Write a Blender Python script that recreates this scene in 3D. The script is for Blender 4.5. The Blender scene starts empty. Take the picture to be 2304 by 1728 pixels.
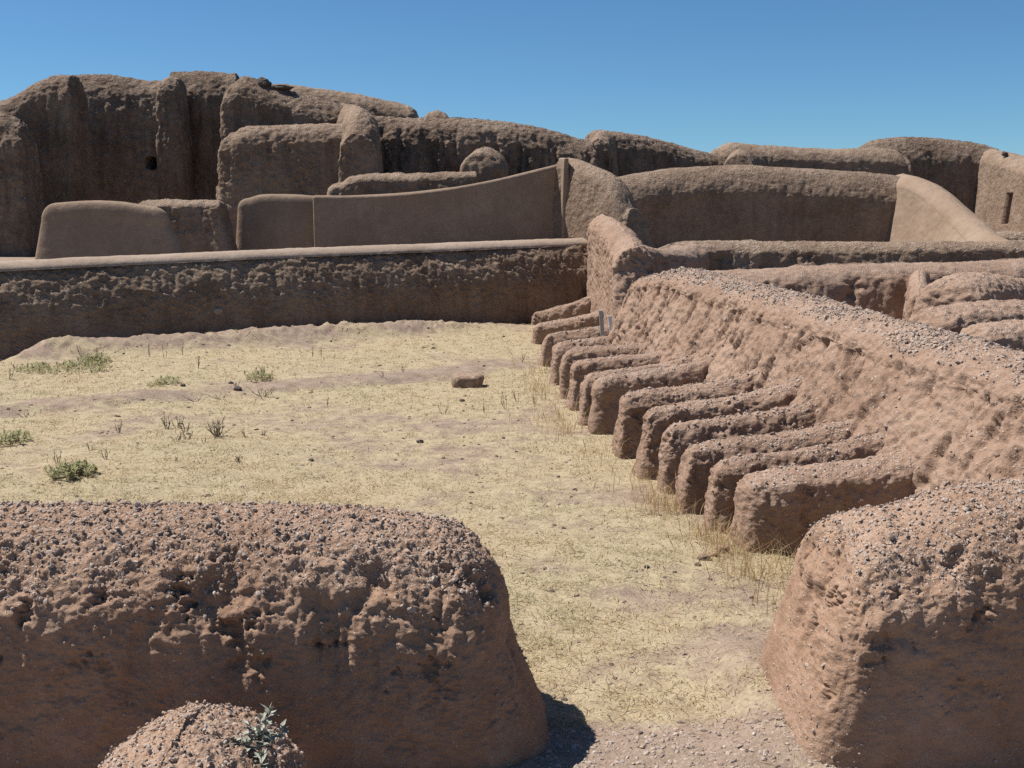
import bpy, math, random
import numpy as np
from mathutils import Vector

# ------------------------------------------------------------------ camera, sky, sun, exposure
S = bpy.context.scene
H = 2.4                        # eye height over the courtyard
FPX = 2470.0                   # focal length in pixels of the 2304 px wide photograph
PITCH = math.atan((864 - 480) / FPX)
cam_d = bpy.data.cameras.new('camera')
cam_d.sensor_width = 36.0
cam_d.lens = 36.0 * FPX / 2304.0
cam_d.clip_end = 2000
cam_d.clip_start = 0.05
cam = bpy.data.objects.new('camera', cam_d)
S.collection.objects.link(cam)
cam.location = (0, 0, H)
cam.rotation_euler = (math.pi / 2 - PITCH, 0, 0)
S.camera = cam

SUN = Vector((-0.50, 0.15, 0.85)).normalized()      # towards the sun
EL = math.asin(SUN.z)
AZ = math.atan2(SUN.x, SUN.y)
w = bpy.data.worlds.new('World')
S.world = w
w.use_nodes = True
nt = w.node_tree
sky = nt.nodes.new('ShaderNodeTexSky')
sky.sky_type = 'NISHITA'
sky.sun_disc = False
sky.sun_elevation = EL
sky.sun_rotation = AZ
sky.altitude = 1500
sky.air_density = 1.0
sky.dust_density = 0.0
sky.ozone_density = 6.0
bg = nt.nodes['Background']
bg.inputs['Strength'].default_value = 0.055
tint = nt.nodes.new('ShaderNodeMix')
tint.data_type = 'RGBA'
tint.blend_type = 'MULTIPLY'
tint.inputs[0].default_value = 1.0
tint.inputs[7].default_value = (0.74, 1.02, 1.13, 1)       # the camera's blue
nt.links.new(sky.outputs[0], tint.inputs[6])
nt.links.new(tint.outputs[2], bg.inputs[0])

sd = bpy.data.lights.new('sun', 'SUN')
sd.energy = 5.0
sd.angle = math.radians(0.5)
sd.color = (1.0, 0.95, 0.89)
sun = bpy.data.objects.new('sun', sd)
S.collection.objects.link(sun)
sun.rotation_euler = SUN.to_track_quat('Z', 'Y').to_euler()
sun.location = (-10, 5, 20)

S.view_settings.view_transform = 'Standard'
S.view_settings.look = 'None'
S.view_settings.exposure = 0.65
S.view_settings.gamma = 1.0
S.cycles.max_bounces = 6
S.cycles.diffuse_bounces = 3
S.cycles.use_denoising = False

# ------------------------------------------------------------------ helpers
_cp, _sp = math.cos(PITCH), math.sin(PITCH)


def at(px, py, Y):
    """the point at depth Y that the photograph shows at (px, py)"""
    a = (px - 1152) / FPX
    b = (864 - py) / FPX
    d = (a, b * _sp + _cp, b * _cp - _sp)
    k = Y / d[1]
    return (d[0] * k, Y, H + d[2] * k)


def ground_at(px, py, z=0.0):
    a = (px - 1152) / FPX
    b = (864 - py) / FPX
    d = (a, b * _sp + _cp, b * _cp - _sp)
    k = (z - H) / d[2]
    return (d[0] * k, d[1] * k, z)


def _hash(x, y, z, seed):
    h = (x.astype(np.uint32) * np.uint32(374761393) + y.astype(np.uint32) * np.uint32(668265263)
         + z.astype(np.uint32) * np.uint32(2147483647) + np.uint32((seed * 144665 + 1013) & 0xffffffff))
    h = (h ^ (h >> np.uint32(13))) * np.uint32(1274126177)
    h = (h ^ (h >> np.uint32(16))) * np.uint32(2246822519)
    return h ^ (h >> np.uint32(15))


_G = np.array([(1, 1, 0), (-1, 1, 0), (1, -1, 0), (-1, -1, 0), (1, 0, 1), (-1, 0, 1), (1, 0, -1), (-1, 0, -1),
               (0, 1, 1), (0, -1, 1), (0, 1, -1), (0, -1, -1), (1, 1, 0), (0, -1, 1), (-1, 1, 0), (0, -1, -1)], dtype=np.float32)


def perlin(P, seed=0):
    P = np.asarray(P, dtype=np.float64)
    i = np.floor(P).astype(np.int64)
    f = (P - i).astype(np.float32)
    u = f * f * f * (f * (f * 6 - 15) + 10)
    out = 0
    for dx in (0, 1):
        wx = u[..., 0] if dx else 1 - u[..., 0]
        for dy in (0, 1):
            wy = u[..., 1] if dy else 1 - u[..., 1]
            for dz in (0, 1):
                wz = u[..., 2] if dz else 1 - u[..., 2]
                g = _G[_hash(i[..., 0] + dx, i[..., 1] + dy, i[..., 2] + dz, seed) & np.uint32(15)]
                dot = g[..., 0] * (f[..., 0] - dx) + g[..., 1] * (f[..., 1] - dy) + g[..., 2] * (f[..., 2] - dz)
                out = out + dot * wx * wy * wz
    return out


def fbm(P, scale, octv=3, seed=0, gain=0.5):
    P = np.asarray(P) / scale
    o, a, t = 0, 1.0, 0
    for k in range(octv):
        o = o + a * perlin(P + 17.3 * k, seed + k)
        t += a
        a *= gain
        P = P * 2.03
    return o / t * 1.4


def worley(P, scale, seed=0):
    P = np.asarray(P) / scale
    i = np.floor(P).astype(np.int64)
    f = (P - i).astype(np.float32)
    best = np.full(P.shape[:-1], 9.0, dtype=np.float32)
    for dx in (-1, 0, 1):
        for dy in (-1, 0, 1):
            for dz in (-1, 0, 1):
                h = _hash(i[..., 0] + dx, i[..., 1] + dy, i[..., 2] + dz, seed)
                ox = (h & np.uint32(1023)).astype(np.float32) / 1023
                oy = ((h >> np.uint32(10)) & np.uint32(1023)).astype(np.float32) / 1023
                oz = ((h >> np.uint32(20)) & np.uint32(1023)).astype(np.float32) / 1023
                d = (dx + ox - f[..., 0]) ** 2 + (dy + oy - f[..., 1]) ** 2 + (dz + oz - f[..., 2]) ** 2
                best = np.minimum(best, d)
    return np.sqrt(best)


def sst(a, b, x):
    t = np.clip((x - a) / (b - a), 0, 1)
    return t * t * (3 - 2 * t)


def mesh_obj(name, V, F, mat, loc=(0, 0, 0), parent=None, smooth=True, attrs=None):
    """one mesh object from numpy arrays; F is (n,4) or (n,3); V is in world space"""
    V = np.asarray(V, dtype=np.float64).reshape(-1, 3) - np.asarray(loc)
    F = np.asarray(F, dtype=np.int32)
    k = F.shape[1]
    me = bpy.data.meshes.new(name)
    me.vertices.add(len(V))
    me.vertices.foreach_set('co', V.astype(np.float32).ravel())
    me.loops.add(F.size)
    me.loops.foreach_set('vertex_index', F.ravel())
    me.polygons.add(len(F))
    me.polygons.foreach_set('loop_start', np.arange(0, F.size, k, dtype=np.int32))
    me.update(calc_edges=True)
    me.polygons.foreach_set('use_smooth', np.full(len(F), smooth, dtype=bool))
    for an, av in (attrs or {}).items():
        av = np.asarray(av, dtype=np.float32)
        if av.ndim == 1:
            me.attributes.new(an, 'FLOAT', 'POINT').data.foreach_set('value', av)
        else:
            c = np.ones((len(av), 4), dtype=np.float32)
            c[:, :3] = av
            me.attributes.new(an, 'FLOAT_COLOR', 'POINT').data.foreach_set('color', c.ravel())
    me.materials.append(mat)
    o = bpy.data.objects.new(name, me)
    S.collection.objects.link(o)
    o.location = loc
    if parent is not None:
        o.parent = parent
        o.location = Vector(loc) - parent.location
    return o


def tag(o, label, cat, group=None):
    o['label'] = label
    o['category'] = cat
    if group:
        o['group'] = group
    return o


# ------------------------------------------------------------------ materials
def new_mat(name):
    m = bpy.data.materials.new(name)
    m.use_nodes = True
    t = m.node_tree
    b = t.nodes['Principled BSDF']
    b.inputs['Roughness'].default_value = 0.95
    b.inputs['Specular IOR Level'].default_value = 0.12
    return m, t, b


def N(t, kind, **kw):
    n = t.nodes.new(kind)
    for k, v in kw.items():
        setattr(n, k, v)
    return n


def noise(t, pos, scale, detail=4, rough=0.55):
    n = N(t, 'ShaderNodeTexNoise')
    n.inputs['Scale'].default_value = scale
    n.inputs['Detail'].default_value = detail
    n.inputs['Roughness'].default_value = rough
    t.links.new(pos, n.inputs['Vector'])
    return n.outputs['Fac']


K = 0.65                        # overall reflectance of the dry earth


def ramp(t, fac, stops):
    r = N(t, 'ShaderNodeValToRGB')
    e = r.color_ramp.elements
    while len(e) > 1:
        e.remove(e[-1])
    e[0].position = stops[0][0]
    e[0].color = (*stops[0][1], 1)
    for p, c in stops[1:]:
        q = e.new(p)
        q.color = (*c, 1)
    t.links.new(fac, r.inputs[0])
    return r.outputs[0]


def mixc(t, fac, a, b, mode='MIX'):
    m = N(t, 'ShaderNodeMix', data_type='RGBA', blend_type=mode)
    for sock, v in ((m.inputs[0], fac), (m.inputs[6], a), (m.inputs[7], b)):
        if hasattr(v, 'is_linked'):
            t.links.new(v, sock)
        elif isinstance(v, (int, float)):
            sock.default_value = v
        else:
            sock.default_value = (*v, 1)
    return m.outputs[2]


def math_n(t, op, a, b=0.0):
    m = N(t, 'ShaderNodeMath', operation=op)
    for sock, v in ((m.inputs[0], a), (m.inputs[1], b)):
        if hasattr(v, 'is_linked'):
            t.links.new(v, sock)
        else:
            sock.default_value = v
    return m.outputs[0]


def bump(t, b, hgt, dist, strength=1.0, prev=None):
    n = N(t, 'ShaderNodeBump')
    n.inputs['Distance'].default_value = dist
    n.inputs['Strength'].default_value = strength
    t.links.new(hgt, n.inputs['Height'])
    if prev is not None:
        t.links.new(prev, n.inputs['Normal'])
    t.links.new(n.outputs[0], b.inputs['Normal'])
    return n.outputs[0]


GREYS = [(0.0, (0.139, 0.115, 0.102)), (0.06, (0.271, 0.217, 0.184)), (0.38, (0.385, 0.312, 0.258)), (0.60, (0.369, 0.328, 0.299)),
         (0.80, (0.467, 0.394, 0.332)), (0.93, (0.410, 0.303, 0.230)), (1.0, (0.574, 0.537, 0.492))]


def adobe(name, c_dark, c_mid, c_light, grain=0.02, speck=0.25, speck_scale=40, bdist=0.012, streak=0.35, cap=True, pmix=1.0, crack=0.0):
    """earth wall: mottled clay, pebbles showing in it, rain streaks, a gravel cap where 'cap' says"""
    m, t, b = new_mat(name)
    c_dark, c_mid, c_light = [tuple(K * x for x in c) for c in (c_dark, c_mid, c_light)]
    g = N(t, 'ShaderNodeNewGeometry')
    pos = g.outputs['Position']
    big = noise(t, pos, 0.9, 3)
    med = noise(t, pos, 7, 5, 0.62)
    fine = noise(t, pos, 1.0 / grain, 4, 0.7)
    f = math_n(t, 'ADD', math_n(t, 'MULTIPLY', big, 0.45), math_n(t, 'ADD', math_n(t, 'MULTIPLY', med, 0.35), math_n(t, 'MULTIPLY', fine, 0.35)))
    col = ramp(t, f, [(0.40, c_dark), (0.57, c_mid), (0.74, c_light)])
    # rain streaks: noise stretched downwards
    mp = N(t, 'ShaderNodeMapping')
    mp.inputs['Scale'].default_value = (5, 5, 0.7)
    t.links.new(pos, mp.inputs[0])
    st = noise(t, mp.outputs[0], 1.0, 3)
    col = mixc(t, math_n(t, 'MULTIPLY', ramp(t, st, [(0.46, (0, 0, 0)), (0.68, (1, 1, 1))]), streak), col, c_dark)
    # pebbles in the clay
    vo = N(t, 'ShaderNodeTexVoronoi')
    vo.inputs['Scale'].default_value = speck_scale
    t.links.new(pos, vo.inputs['Vector'])
    sep = N(t, 'ShaderNodeSeparateColor')
    t.links.new(vo.outputs['Color'], sep.inputs[0])
    pcol = ramp(t, sep.outputs[0], GREYS)
    inside = math_n(t, 'LESS_THAN', vo.outputs['Distance'], 0.42)
    sel = math_n(t, 'LESS_THAN', sep.outputs[1], speck)
    if cap:
        at_ = N(t, 'ShaderNodeAttribute', attribute_name='cap')
        capm = at_.outputs['Fac']
        sel = math_n(t, 'LESS_THAN', sep.outputs[1], math_n(t, 'ADD', speck, math_n(t, 'MULTIPLY', capm, 0.75)))
    msk = math_n(t, 'MULTIPLY', inside, sel)
    col = mixc(t, math_n(t, 'MULTIPLY', msk, pmix), col, pcol)
    if crack:
        mw = N(t, 'ShaderNodeVectorMath', operation='MULTIPLY_ADD')
        nz = N(t, 'ShaderNodeTexNoise')
        nz.inputs['Scale'].default_value = 3.0
        nz.inputs['Detail'].default_value = 5
        t.links.new(pos, nz.inputs['Vector'])
        t.links.new(nz.outputs['Color'], mw.inputs[0])
        mw.inputs[1].default_value = (0.5, 0.5, 0.5)
        t.links.new(pos, mw.inputs[2])
        ve = N(t, 'ShaderNodeTexVoronoi', feature='DISTANCE_TO_EDGE')
        ve.inputs['Scale'].default_value = 0.8
        t.links.new(mw.outputs[0], ve.inputs['Vector'])
        ck = math_n(t, 'MULTIPLY', math_n(t, 'LESS_THAN', ve.outputs['Distance'], 0.010), math_n(t, 'GREATER_THAN', big, 0.5))
        col = mixc(t, math_n(t, 'MULTIPLY', ck, crack), col, c_dark)
        pt = noise(t, pos, 1.6, 6, 0.65)
        col = mixc(t, ramp(t, pt, [(0.50, (0, 0, 0)), (0.60, (0.55, 0.55, 0.55))]), col, tuple(x * 0.80 for x in c_mid))
    t.links.new(col, b.inputs['Base Color'])
    n1 = bump(t, b, med, bdist * 1.5)
    n2 = bump(t, b, fine, bdist * 0.6, 1.0, n1)
    pb = math_n(t, 'MULTIPLY', math_n(t, 'SUBTRACT', 0.45, vo.outputs['Distance']), msk)
    bump(t, b, pb, 1.0 / speck_scale, 0.8, n2)
    return m


M_NEAR = adobe('near_adobe', (0.30, 0.178, 0.112), (0.44, 0.282, 0.190), (0.56, 0.39, 0.282), grain=0.012, speck=0.07, speck_scale=80, bdist=0.009, streak=0.2, pmix=0.7)
M_PINK = adobe('pink_adobe', (0.29, 0.183, 0.124), (0.43, 0.290, 0.208), (0.53, 0.378, 0.282), grain=0.02, speck=0.09, speck_scale=46, bdist=0.018, streak=0.25, pmix=0.7)
M_FAR = adobe('weathered_adobe', (0.195, 0.130, 0.088), (0.345, 0.247, 0.175), (0.46, 0.345, 0.256), grain=0.04, speck=0.10, speck_scale=18, bdist=0.035, streak=0.45, pmix=0.4)
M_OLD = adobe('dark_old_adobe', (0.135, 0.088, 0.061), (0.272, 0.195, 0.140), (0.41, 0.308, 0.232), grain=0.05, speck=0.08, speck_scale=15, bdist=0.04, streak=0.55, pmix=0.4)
M_PLAST = adobe('smooth_plaster', (0.33, 0.232, 0.162), (0.39, 0.285, 0.206), (0.45, 0.340, 0.252), grain=0.03, speck=0.0, speck_scale=20, bdist=0.010, streak=0.5, cap=False, crack=0.7)

M_CAP = adobe('pale_plaster', (0.42, 0.315, 0.235), (0.50, 0.385, 0.295), (0.56, 0.44, 0.345), grain=0.03, speck=0.0, speck_scale=20, bdist=0.010, streak=0.15, cap=False)

m, t, b = new_mat('gravel_stone')
a_ = N(t, 'ShaderNodeAttribute', attribute_name='tint')
g_ = N(t, 'ShaderNodeNewGeometry')
nf = noise(t, g_.outputs['Position'], 120, 3)
t.links.new(mixc(t, 0.5, a_.outputs['Color'], ramp(t, nf, [(0.3, (0.55, 0.5, 0.46)), (0.7, (1, 1, 1))]), 'MULTIPLY'), b.inputs['Base Color'])
b.inputs['Roughness'].default_value = 0.8
M_PEB = m

m, t, b = new_mat('courtyard_soil')
g_ = N(t, 'ShaderNodeNewGeometry')
pos = g_.outputs['Position']
n1 = noise(t, pos, 0.55, 4)
n2 = noise(t, pos, 5, 6, 0.7)
n3 = noise(t, pos, 45, 4, 0.7)
soil = ramp(t, math_n(t, 'ADD', math_n(t, 'MULTIPLY', n2, 0.5), math_n(t, 'MULTIPLY', n3, 0.5)),
            [(0.34, (0.153, 0.110, 0.081)), (0.5, (0.256, 0.192, 0.145)), (0.66, (0.335, 0.260, 0.203))])
litter = ramp(t, math_n(t, 'ADD', math_n(t, 'MULTIPLY', n2, 0.45), math_n(t, 'MULTIPLY', n3, 0.55)),
              [(0.32, (0.219, 0.163, 0.098)), (0.5, (0.330, 0.269, 0.171)), (0.68, (0.409, 0.340, 0.225))])
ga = N(t, 'ShaderNodeAttribute', attribute_name='grassy')
gm = math_n(t, 'ADD', ga.outputs['Fac'], math_n(t, 'MULTIPLY', math_n(t, 'SUBTRACT', n2, 0.5), 1.2))
gmr = ramp(t, gm, [(0.30, (0, 0, 0)), (0.62, (1, 1, 1))])
t.links.new(mixc(t, gmr, soil, litter), b.inputs['Base Color'])
q1 = bump(t, b, n2, 0.02)
bump(t, b, n3, 0.012, 1.0, q1)
M_SOIL = m

def leafy(name, trans, rough=0.7):
    m, t, b = new_mat(name)
    a_ = N(t, 'ShaderNodeAttribute', attribute_name='tint')
    t.links.new(a_.outputs['Color'], b.inputs['Base Color'])
    b.inputs['Roughness'].default_value = rough
    tr = N(t, 'ShaderNodeBsdfTranslucent')
    t.links.new(a_.outputs['Color'], tr.inputs['Color'])
    mx = N(t, 'ShaderNodeMixShader')
    mx.inputs[0].default_value = trans
    t.links.new(b.outputs[0], mx.inputs[1])
    t.links.new(tr.outputs[0], mx.inputs[2])
    t.links.new(mx.outputs[0], t.nodes['Material Output'].inputs['Surface'])
    return m


M_STRAW = leafy('dry_straw', 0.5)
M_GREEN = leafy('green_leaf', 0.4)


def plain(name, c, rough=0.9, metal=0.0, var=0.25, scale=30):
    m, t, b = new_mat(name)
    g_ = N(t, 'ShaderNodeNewGeometry')
    n_ = noise(t, g_.outputs['Position'], scale, 4)
    t.links.new(ramp(t, n_, [(0.3, tuple(x * (1 - var) for x in c)), (0.7, tuple(min(1, x * (1 + var)) for x in c))]), b.inputs['Base Color'])
    b.inputs['Roughness'].default_value = rough
    b.inputs['Metallic'].default_value = metal
    return m


M_WEED = plain('dead_weed', (0.21, 0.165, 0.115))
M_DARKWEED = plain('dark_weed', (0.15, 0.125, 0.10))
M_SILVER = plain('silver_leaf', (0.30, 0.305, 0.25), scale=60)
M_STEEL = plain('galvanised_steel', (0.328, 0.335, 0.343), 0.5, 0.3, 0.12)
M_WHITE = plain('white_paint', (0.577, 0.593, 0.608), 0.6, 0.0, 0.06)
M_ROCK = plain('pale_stone', (0.265, 0.222, 0.191), scale=25)
M_DROCK = plain('dark_stone', (0.10, 0.08, 0.067), scale=25)
M_BLOCK = plain('brown_block', (0.235, 0.165, 0.122), scale=14, var=0.4)


# ------------------------------------------------------------------ wall builder
def spline(pts, n):
    """Catmull-Rom through pts, n samples by arc length in plan"""
    pts = np.asarray(pts, dtype=np.float64)
    if len(pts) == 2:
        k = np.linspace(0, 1, n)[:, None]
        return pts[0] * (1 - k) + pts[1] * k
    P = np.vstack([2 * pts[0] - pts[1], pts, 2 * pts[-1] - pts[-2]])
    out = []
    for i in range(len(pts) - 1):
        p0, p1, p2, p3 = P[i], P[i + 1], P[i + 2], P[i + 3]
        k = np.linspace(0, 1, 40, endpoint=False)[:, None]
        m1, m2 = (p2 - p0) / 2, (p3 - p1) / 2
        out.append((2 * k**3 - 3 * k**2 + 1) * p1 + (k**3 - 2 * k**2 + k) * m1 + (-2 * k**3 + 3 * k**2) * p2 + (k**3 - k**2) * m2)
    out.append(pts[-1:])
    D = np.vstack(out)
    L = np.concatenate([[0], np.cumsum(np.linalg.norm(np.diff(D[:, :2], axis=0), axis=1))])
    s = np.linspace(0, L[-1], n)
    return np.stack([np.interp(s, L, D[:, j]) for j in range(D.shape[1])], 1)


STYLES = {
    #          big(amp,scale)  lump(amp,scale)  fine(amp,scale)  pit(amp,scale) flute(amp)
    'near':   ((0.028, 0.9), (0.034, 0.19), (0.020, 0.040), (0.080, 0.125), 0.065),
    'rough':  ((0.08, 1.6), (0.055, 0.40), (0.018, 0.10), (0.06, 0.26), 0.03),
    'old':    ((0.07, 2.6), (0.030, 0.45), (0.040, 0.15), (0.045, 0.26), 0.06),
    'slope':  ((0.05, 1.3), (0.040, 0.26), (0.040, 0.075), (0.045, 0.13), 0.03),
    'fin':    ((0.05, 0.6), (0.034, 0.16), (0.013, 0.045), (0.040, 0.10), 0.02),
    'smooth': ((0.03, 2.2), (0.006, 0.50), (0.002, 0.10), (0.0, 0.3), 0.0),
}


def wall(name, spine, zb, base, top, r, end0=(0.3, 0.2), end1=(0.3, 0.2), res=0.05, style='rough', mat=None, seed=1,
         sq=0.55, capw=(0.5, 0.95), bandh=None, carve=None, parent=None, tune=None, smooth_low=0.35, er=1.7, fldir=(1, 1, 0.16), flw=0.2):
    """A battered earth wall. spine: (x, y, z of crest) points; base / top: half thickness (left, right of the spine's
    direction) at the foot and below the shoulder; r: height of the rounded shoulder; end0 / end1: how far the end
    reaches past the spine at (foot, shoulder)."""
    sp = np.asarray(spine, dtype=np.float64)
    L = np.linalg.norm(np.diff(sp[:, :2], axis=0), axis=1).sum()
    ns = max(8, int(L / res))
    C = spline(sp, ns)
    T = np.gradient(C[:, :2], axis=0)
    T /= np.linalg.norm(T, axis=1)[:, None] + 1e-9
    Nl = np.stack([-T[:, 1], T[:, 0]], 1)
    wmax = sum(base)
    nc = max(7, int((wmax + end0[0] + end1[0]) / 2 / res * 1.4))
    zrel = None
    if isinstance(zb, tuple):
        zrel = zb[0]
        zb = float(sp[:, 2].min()) - zrel
    hmax = sp[:, 2].max() - zb if zrel is None else zrel
    nh = max(6, int(hmax / res))
    nr = max(7, int((r + max(top)) * 1.1 / res))
    hv = np.concatenate([np.linspace(0, 1, nh, endpoint=False), np.ones(nr)])
    th = np.concatenate([np.zeros(nh), np.linspace(0, math.pi / 2, nr)])
    e_ = 2.0 / er
    ct, st = np.cos(th) ** e_, np.sin(th) ** e_
    ct[-1] = 0
    # ring: left side forward, cap at end, right side back, cap at start
    ang = np.linspace(math.pi / 2, -math.pi / 2, 4001)
    ca, sa = np.abs(np.cos(ang)) ** sq, np.sign(np.sin(ang)) * np.abs(np.sin(ang)) ** sq
    ca[0] = ca[-1] = 0
    arc = np.concatenate([[0], np.cumsum(np.hypot(np.diff(ca), np.diff(sa)))])
    at_s = np.linspace(0, arc[-1], nc + 2)[1:-1]
    ca, sa = np.interp(at_s, arc, ca), np.interp(at_s, arc, sa)
    idx = np.concatenate([np.arange(ns), np.full(nc, ns - 1), np.arange(ns)[::-1], np.zeros(nc, int)])
    side = np.concatenate([np.ones(ns), sa, -np.ones(ns), -sa])           # +1 left .. -1 right
    fwd = np.concatenate([np.zeros(ns), ca, np.zeros(ns), -ca])           # + past the end, - before the start
    lf, rf = np.maximum(side, 0), np.maximum(-side, 0)
    ef, e0 = np.maximum(fwd, 0), np.maximum(-fwd, 0)
    hvv, ctv, stv = hv[:, None], ct[:, None], st[:, None]

    def lerp(b, tp):
        return (b + (tp - b) * hvv) * ctv
    off = lf * lerp(base[0], top[0]) - rf * lerp(base[1], top[1])
    lon = ef * lerp(end1[0], end1[1]) - e0 * lerp(end0[0], end0[1])
    zt = C[idx, 2][None, :]
    z0 = zb if zrel is None else zt - zrel
    Z = z0 + (np.maximum(zt - r - z0, 0.02)) * hvv + np.minimum(r, zt - z0) * stv * 1.0
    P = np.empty(off.shape + (3,))
    P[..., 0] = C[idx, 0] + Nl[idx, 0] * off + T[idx, 0] * lon
    P[..., 1] = C[idx, 1] + Nl[idx, 1] * off + T[idx, 1] * lon
    P[..., 2] = Z
    nv, nu = off.shape

    def normals(P):
        du = np.roll(P, -1, 1) - np.roll(P, 1, 1)
        dv = np.gradient(P, axis=0)
        n = np.cross(dv, du)
        l = np.linalg.norm(n, axis=2)
        n[l < 1e-10] = (0, 0, 1)
        n /= np.linalg.norm(n, axis=2)[..., None]
        n[-1] = (0, 0, 1)
        return n
    n = normals(P)
    flat = sst(0.45, 0.9, n[..., 2])
    hf = np.clip((P[..., 2] - zb) / np.maximum(zt - zb, 0.05), 0, 1)
    big, lump, fine, pit, fl = STYLES[style]
    if tune:
        big, lump, fine, pit, fl = [tuple(x * k for x in y[:1]) + tuple(y[1:]) if isinstance(y, tuple) else y * k
                                    for y, k in zip((big, lump, fine, pit, fl), tune)]
    rough = smooth_low + (1 - smooth_low) * sst(0.30, 0.72, hf + 0.35 * fbm(P * (1, 1, 0.6), 0.9, 2, seed + 40))
    d = big[0] * fbm(P, big[1], 2, seed)
    d += lump[0] * fbm(P, lump[1], 3, seed + 3) * rough
    if pit[0]:
        pn = sst(-0.05, 0.35, fbm(P, pit[1] * 2.5, 2, seed + 9))
        pw = worley(P, pit[1], seed + 11)
        d += pit[0] * 0.55 * (0.35 - np.clip(pw, 0, 0.9)) * pn * rough
        d -= pit[0] * 0.9 * sst(0.18, 0.42, fbm(P, pit[1] * 2.0, 5, seed + 15, 0.62)) * rough * sst(1.0, 0.86, hf)
    if fl:
        q = P * np.array(fldir)
        d -= fl * sst(0.0, 0.45, fbm(q, 0.34 if style == 'old' else flw, 3, seed + 21)) * rough * sst(0.985, 0.80, hf)
    d = d * (1 - 0.6 * flat)
    d += fine[0] * fbm(P, fine[1], 3, seed + 27, 0.6) * (0.4 + 0.6 * rough)
    d *= sst(-0.02, 0.05, hf) * 0.7 + 0.3
    d[-1] = d[-1].mean() * 0 + d[-2]
    P2 = P + n * d[..., None]
    # the seam along the crest: both sides share one height
    P2[-1] = P[-1] + np.array([0, 0, 1]) * (big[0] * fbm(P[-1], big[1], 2, seed) + lump[0] * fbm(P[-1], lump[1], 3, seed + 3)
                                           + fine[0] * fbm(P[-1], fine[1], 3, seed + 27, 0.6))[..., None]
    if carve:
        for (c, rad, depth, direction) in carve:
            q = (P - np.array(c)) / np.array(rad)
            k = np.clip(1.25 - np.max(np.abs(q), axis=-1) if direction[3:] == ('box',) else 1.4 - np.linalg.norm(q, axis=-1), 0, 0.3) / 0.3
            P2 += np.array(direction[:3]) * (depth * sst(0, 1, k))[..., None]
    cap = sst(capw[0], capw[1], n[..., 2] + 0.25 * fbm(P, 0.25, 3, seed + 50)) if capw else np.zeros(off.shape)
    i = np.arange(nv * nu).reshape(nv, nu)
    a, bq = i[:-1], i[1:]
    F = np.stack([a, bq, np.roll(bq, -1, 1), np.roll(a, -1, 1)], -1).reshape(-1, 4)
    o_loc = (float(C[ns // 2, 0]), float(C[ns // 2, 1]), zb)
    o = mesh_obj(name, P2, F, mat, o_loc, parent, True, {'cap': cap.ravel()})
    return o, P2, normals(P2), cap, hf


def px_wall(name, pts, Y, zb, **kw):
    """a wall whose crest is given as points of the photograph at depth Y (number, or one per point)"""
    Ys = Y if isinstance(Y, (list, tuple)) else [Y] * len(pts)
    return wall(name, [at(x, y, d) for (x, y), d in zip(pts, Ys)], zb, **kw)


# ------------------------------------------------------------------ stones
def ico():
    p = (1 + 5 ** 0.5) / 2
    v = np.array([(-1, p, 0), (1, p, 0), (-1, -p, 0), (1, -p, 0), (0, -1, p), (0, 1, p), (0, -1, -p), (0, 1, -p), (p, 0, -1), (p, 0, 1), (-p, 0, -1), (-p, 0, 1)], float)
    v /= np.linalg.norm(v[0])
    f = np.array([(0, 11, 5), (0, 5, 1), (0, 1, 7), (0, 7, 10), (0, 10, 11), (1, 5, 9), (5, 11, 4), (11, 10, 2), (10, 7, 6), (7, 1, 8),
                  (3, 9, 4), (3, 4, 2), (3, 2, 6), (3, 6, 8), (3, 8, 9), (4, 9, 5), (2, 4, 11), (6, 2, 10), (8, 6, 7), (9, 8, 1)])
    return v, f


def subdiv(v, f):
    v = list(map(tuple, v))
    mid = {}

    def mp(a, b):
        k = (min(a, b), max(a, b))
        if k not in mid:
            q = np.array(v[a]) + np.array(v[b])
            v.append(tuple(q / np.linalg.norm(q)))
            mid[k] = len(v) - 1
        return mid[k]
    out = []
    for a, b, c in f:
        x, y, z = mp(a, b), mp(b, c), mp(c, a)
        out += [(a, x, z), (b, y, x), (c, z, y), (x, y, z)]
    return np.array(v), np.array(out)


ICO0 = ico()
ICO1 = subdiv(*ICO0)
ICO2 = subdiv(*ICO1)
ICO3 = subdiv(*ICO2)
_gp = np.array([p for p, _ in GREYS])
_gc = np.array([c for _, c in GREYS])


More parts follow.
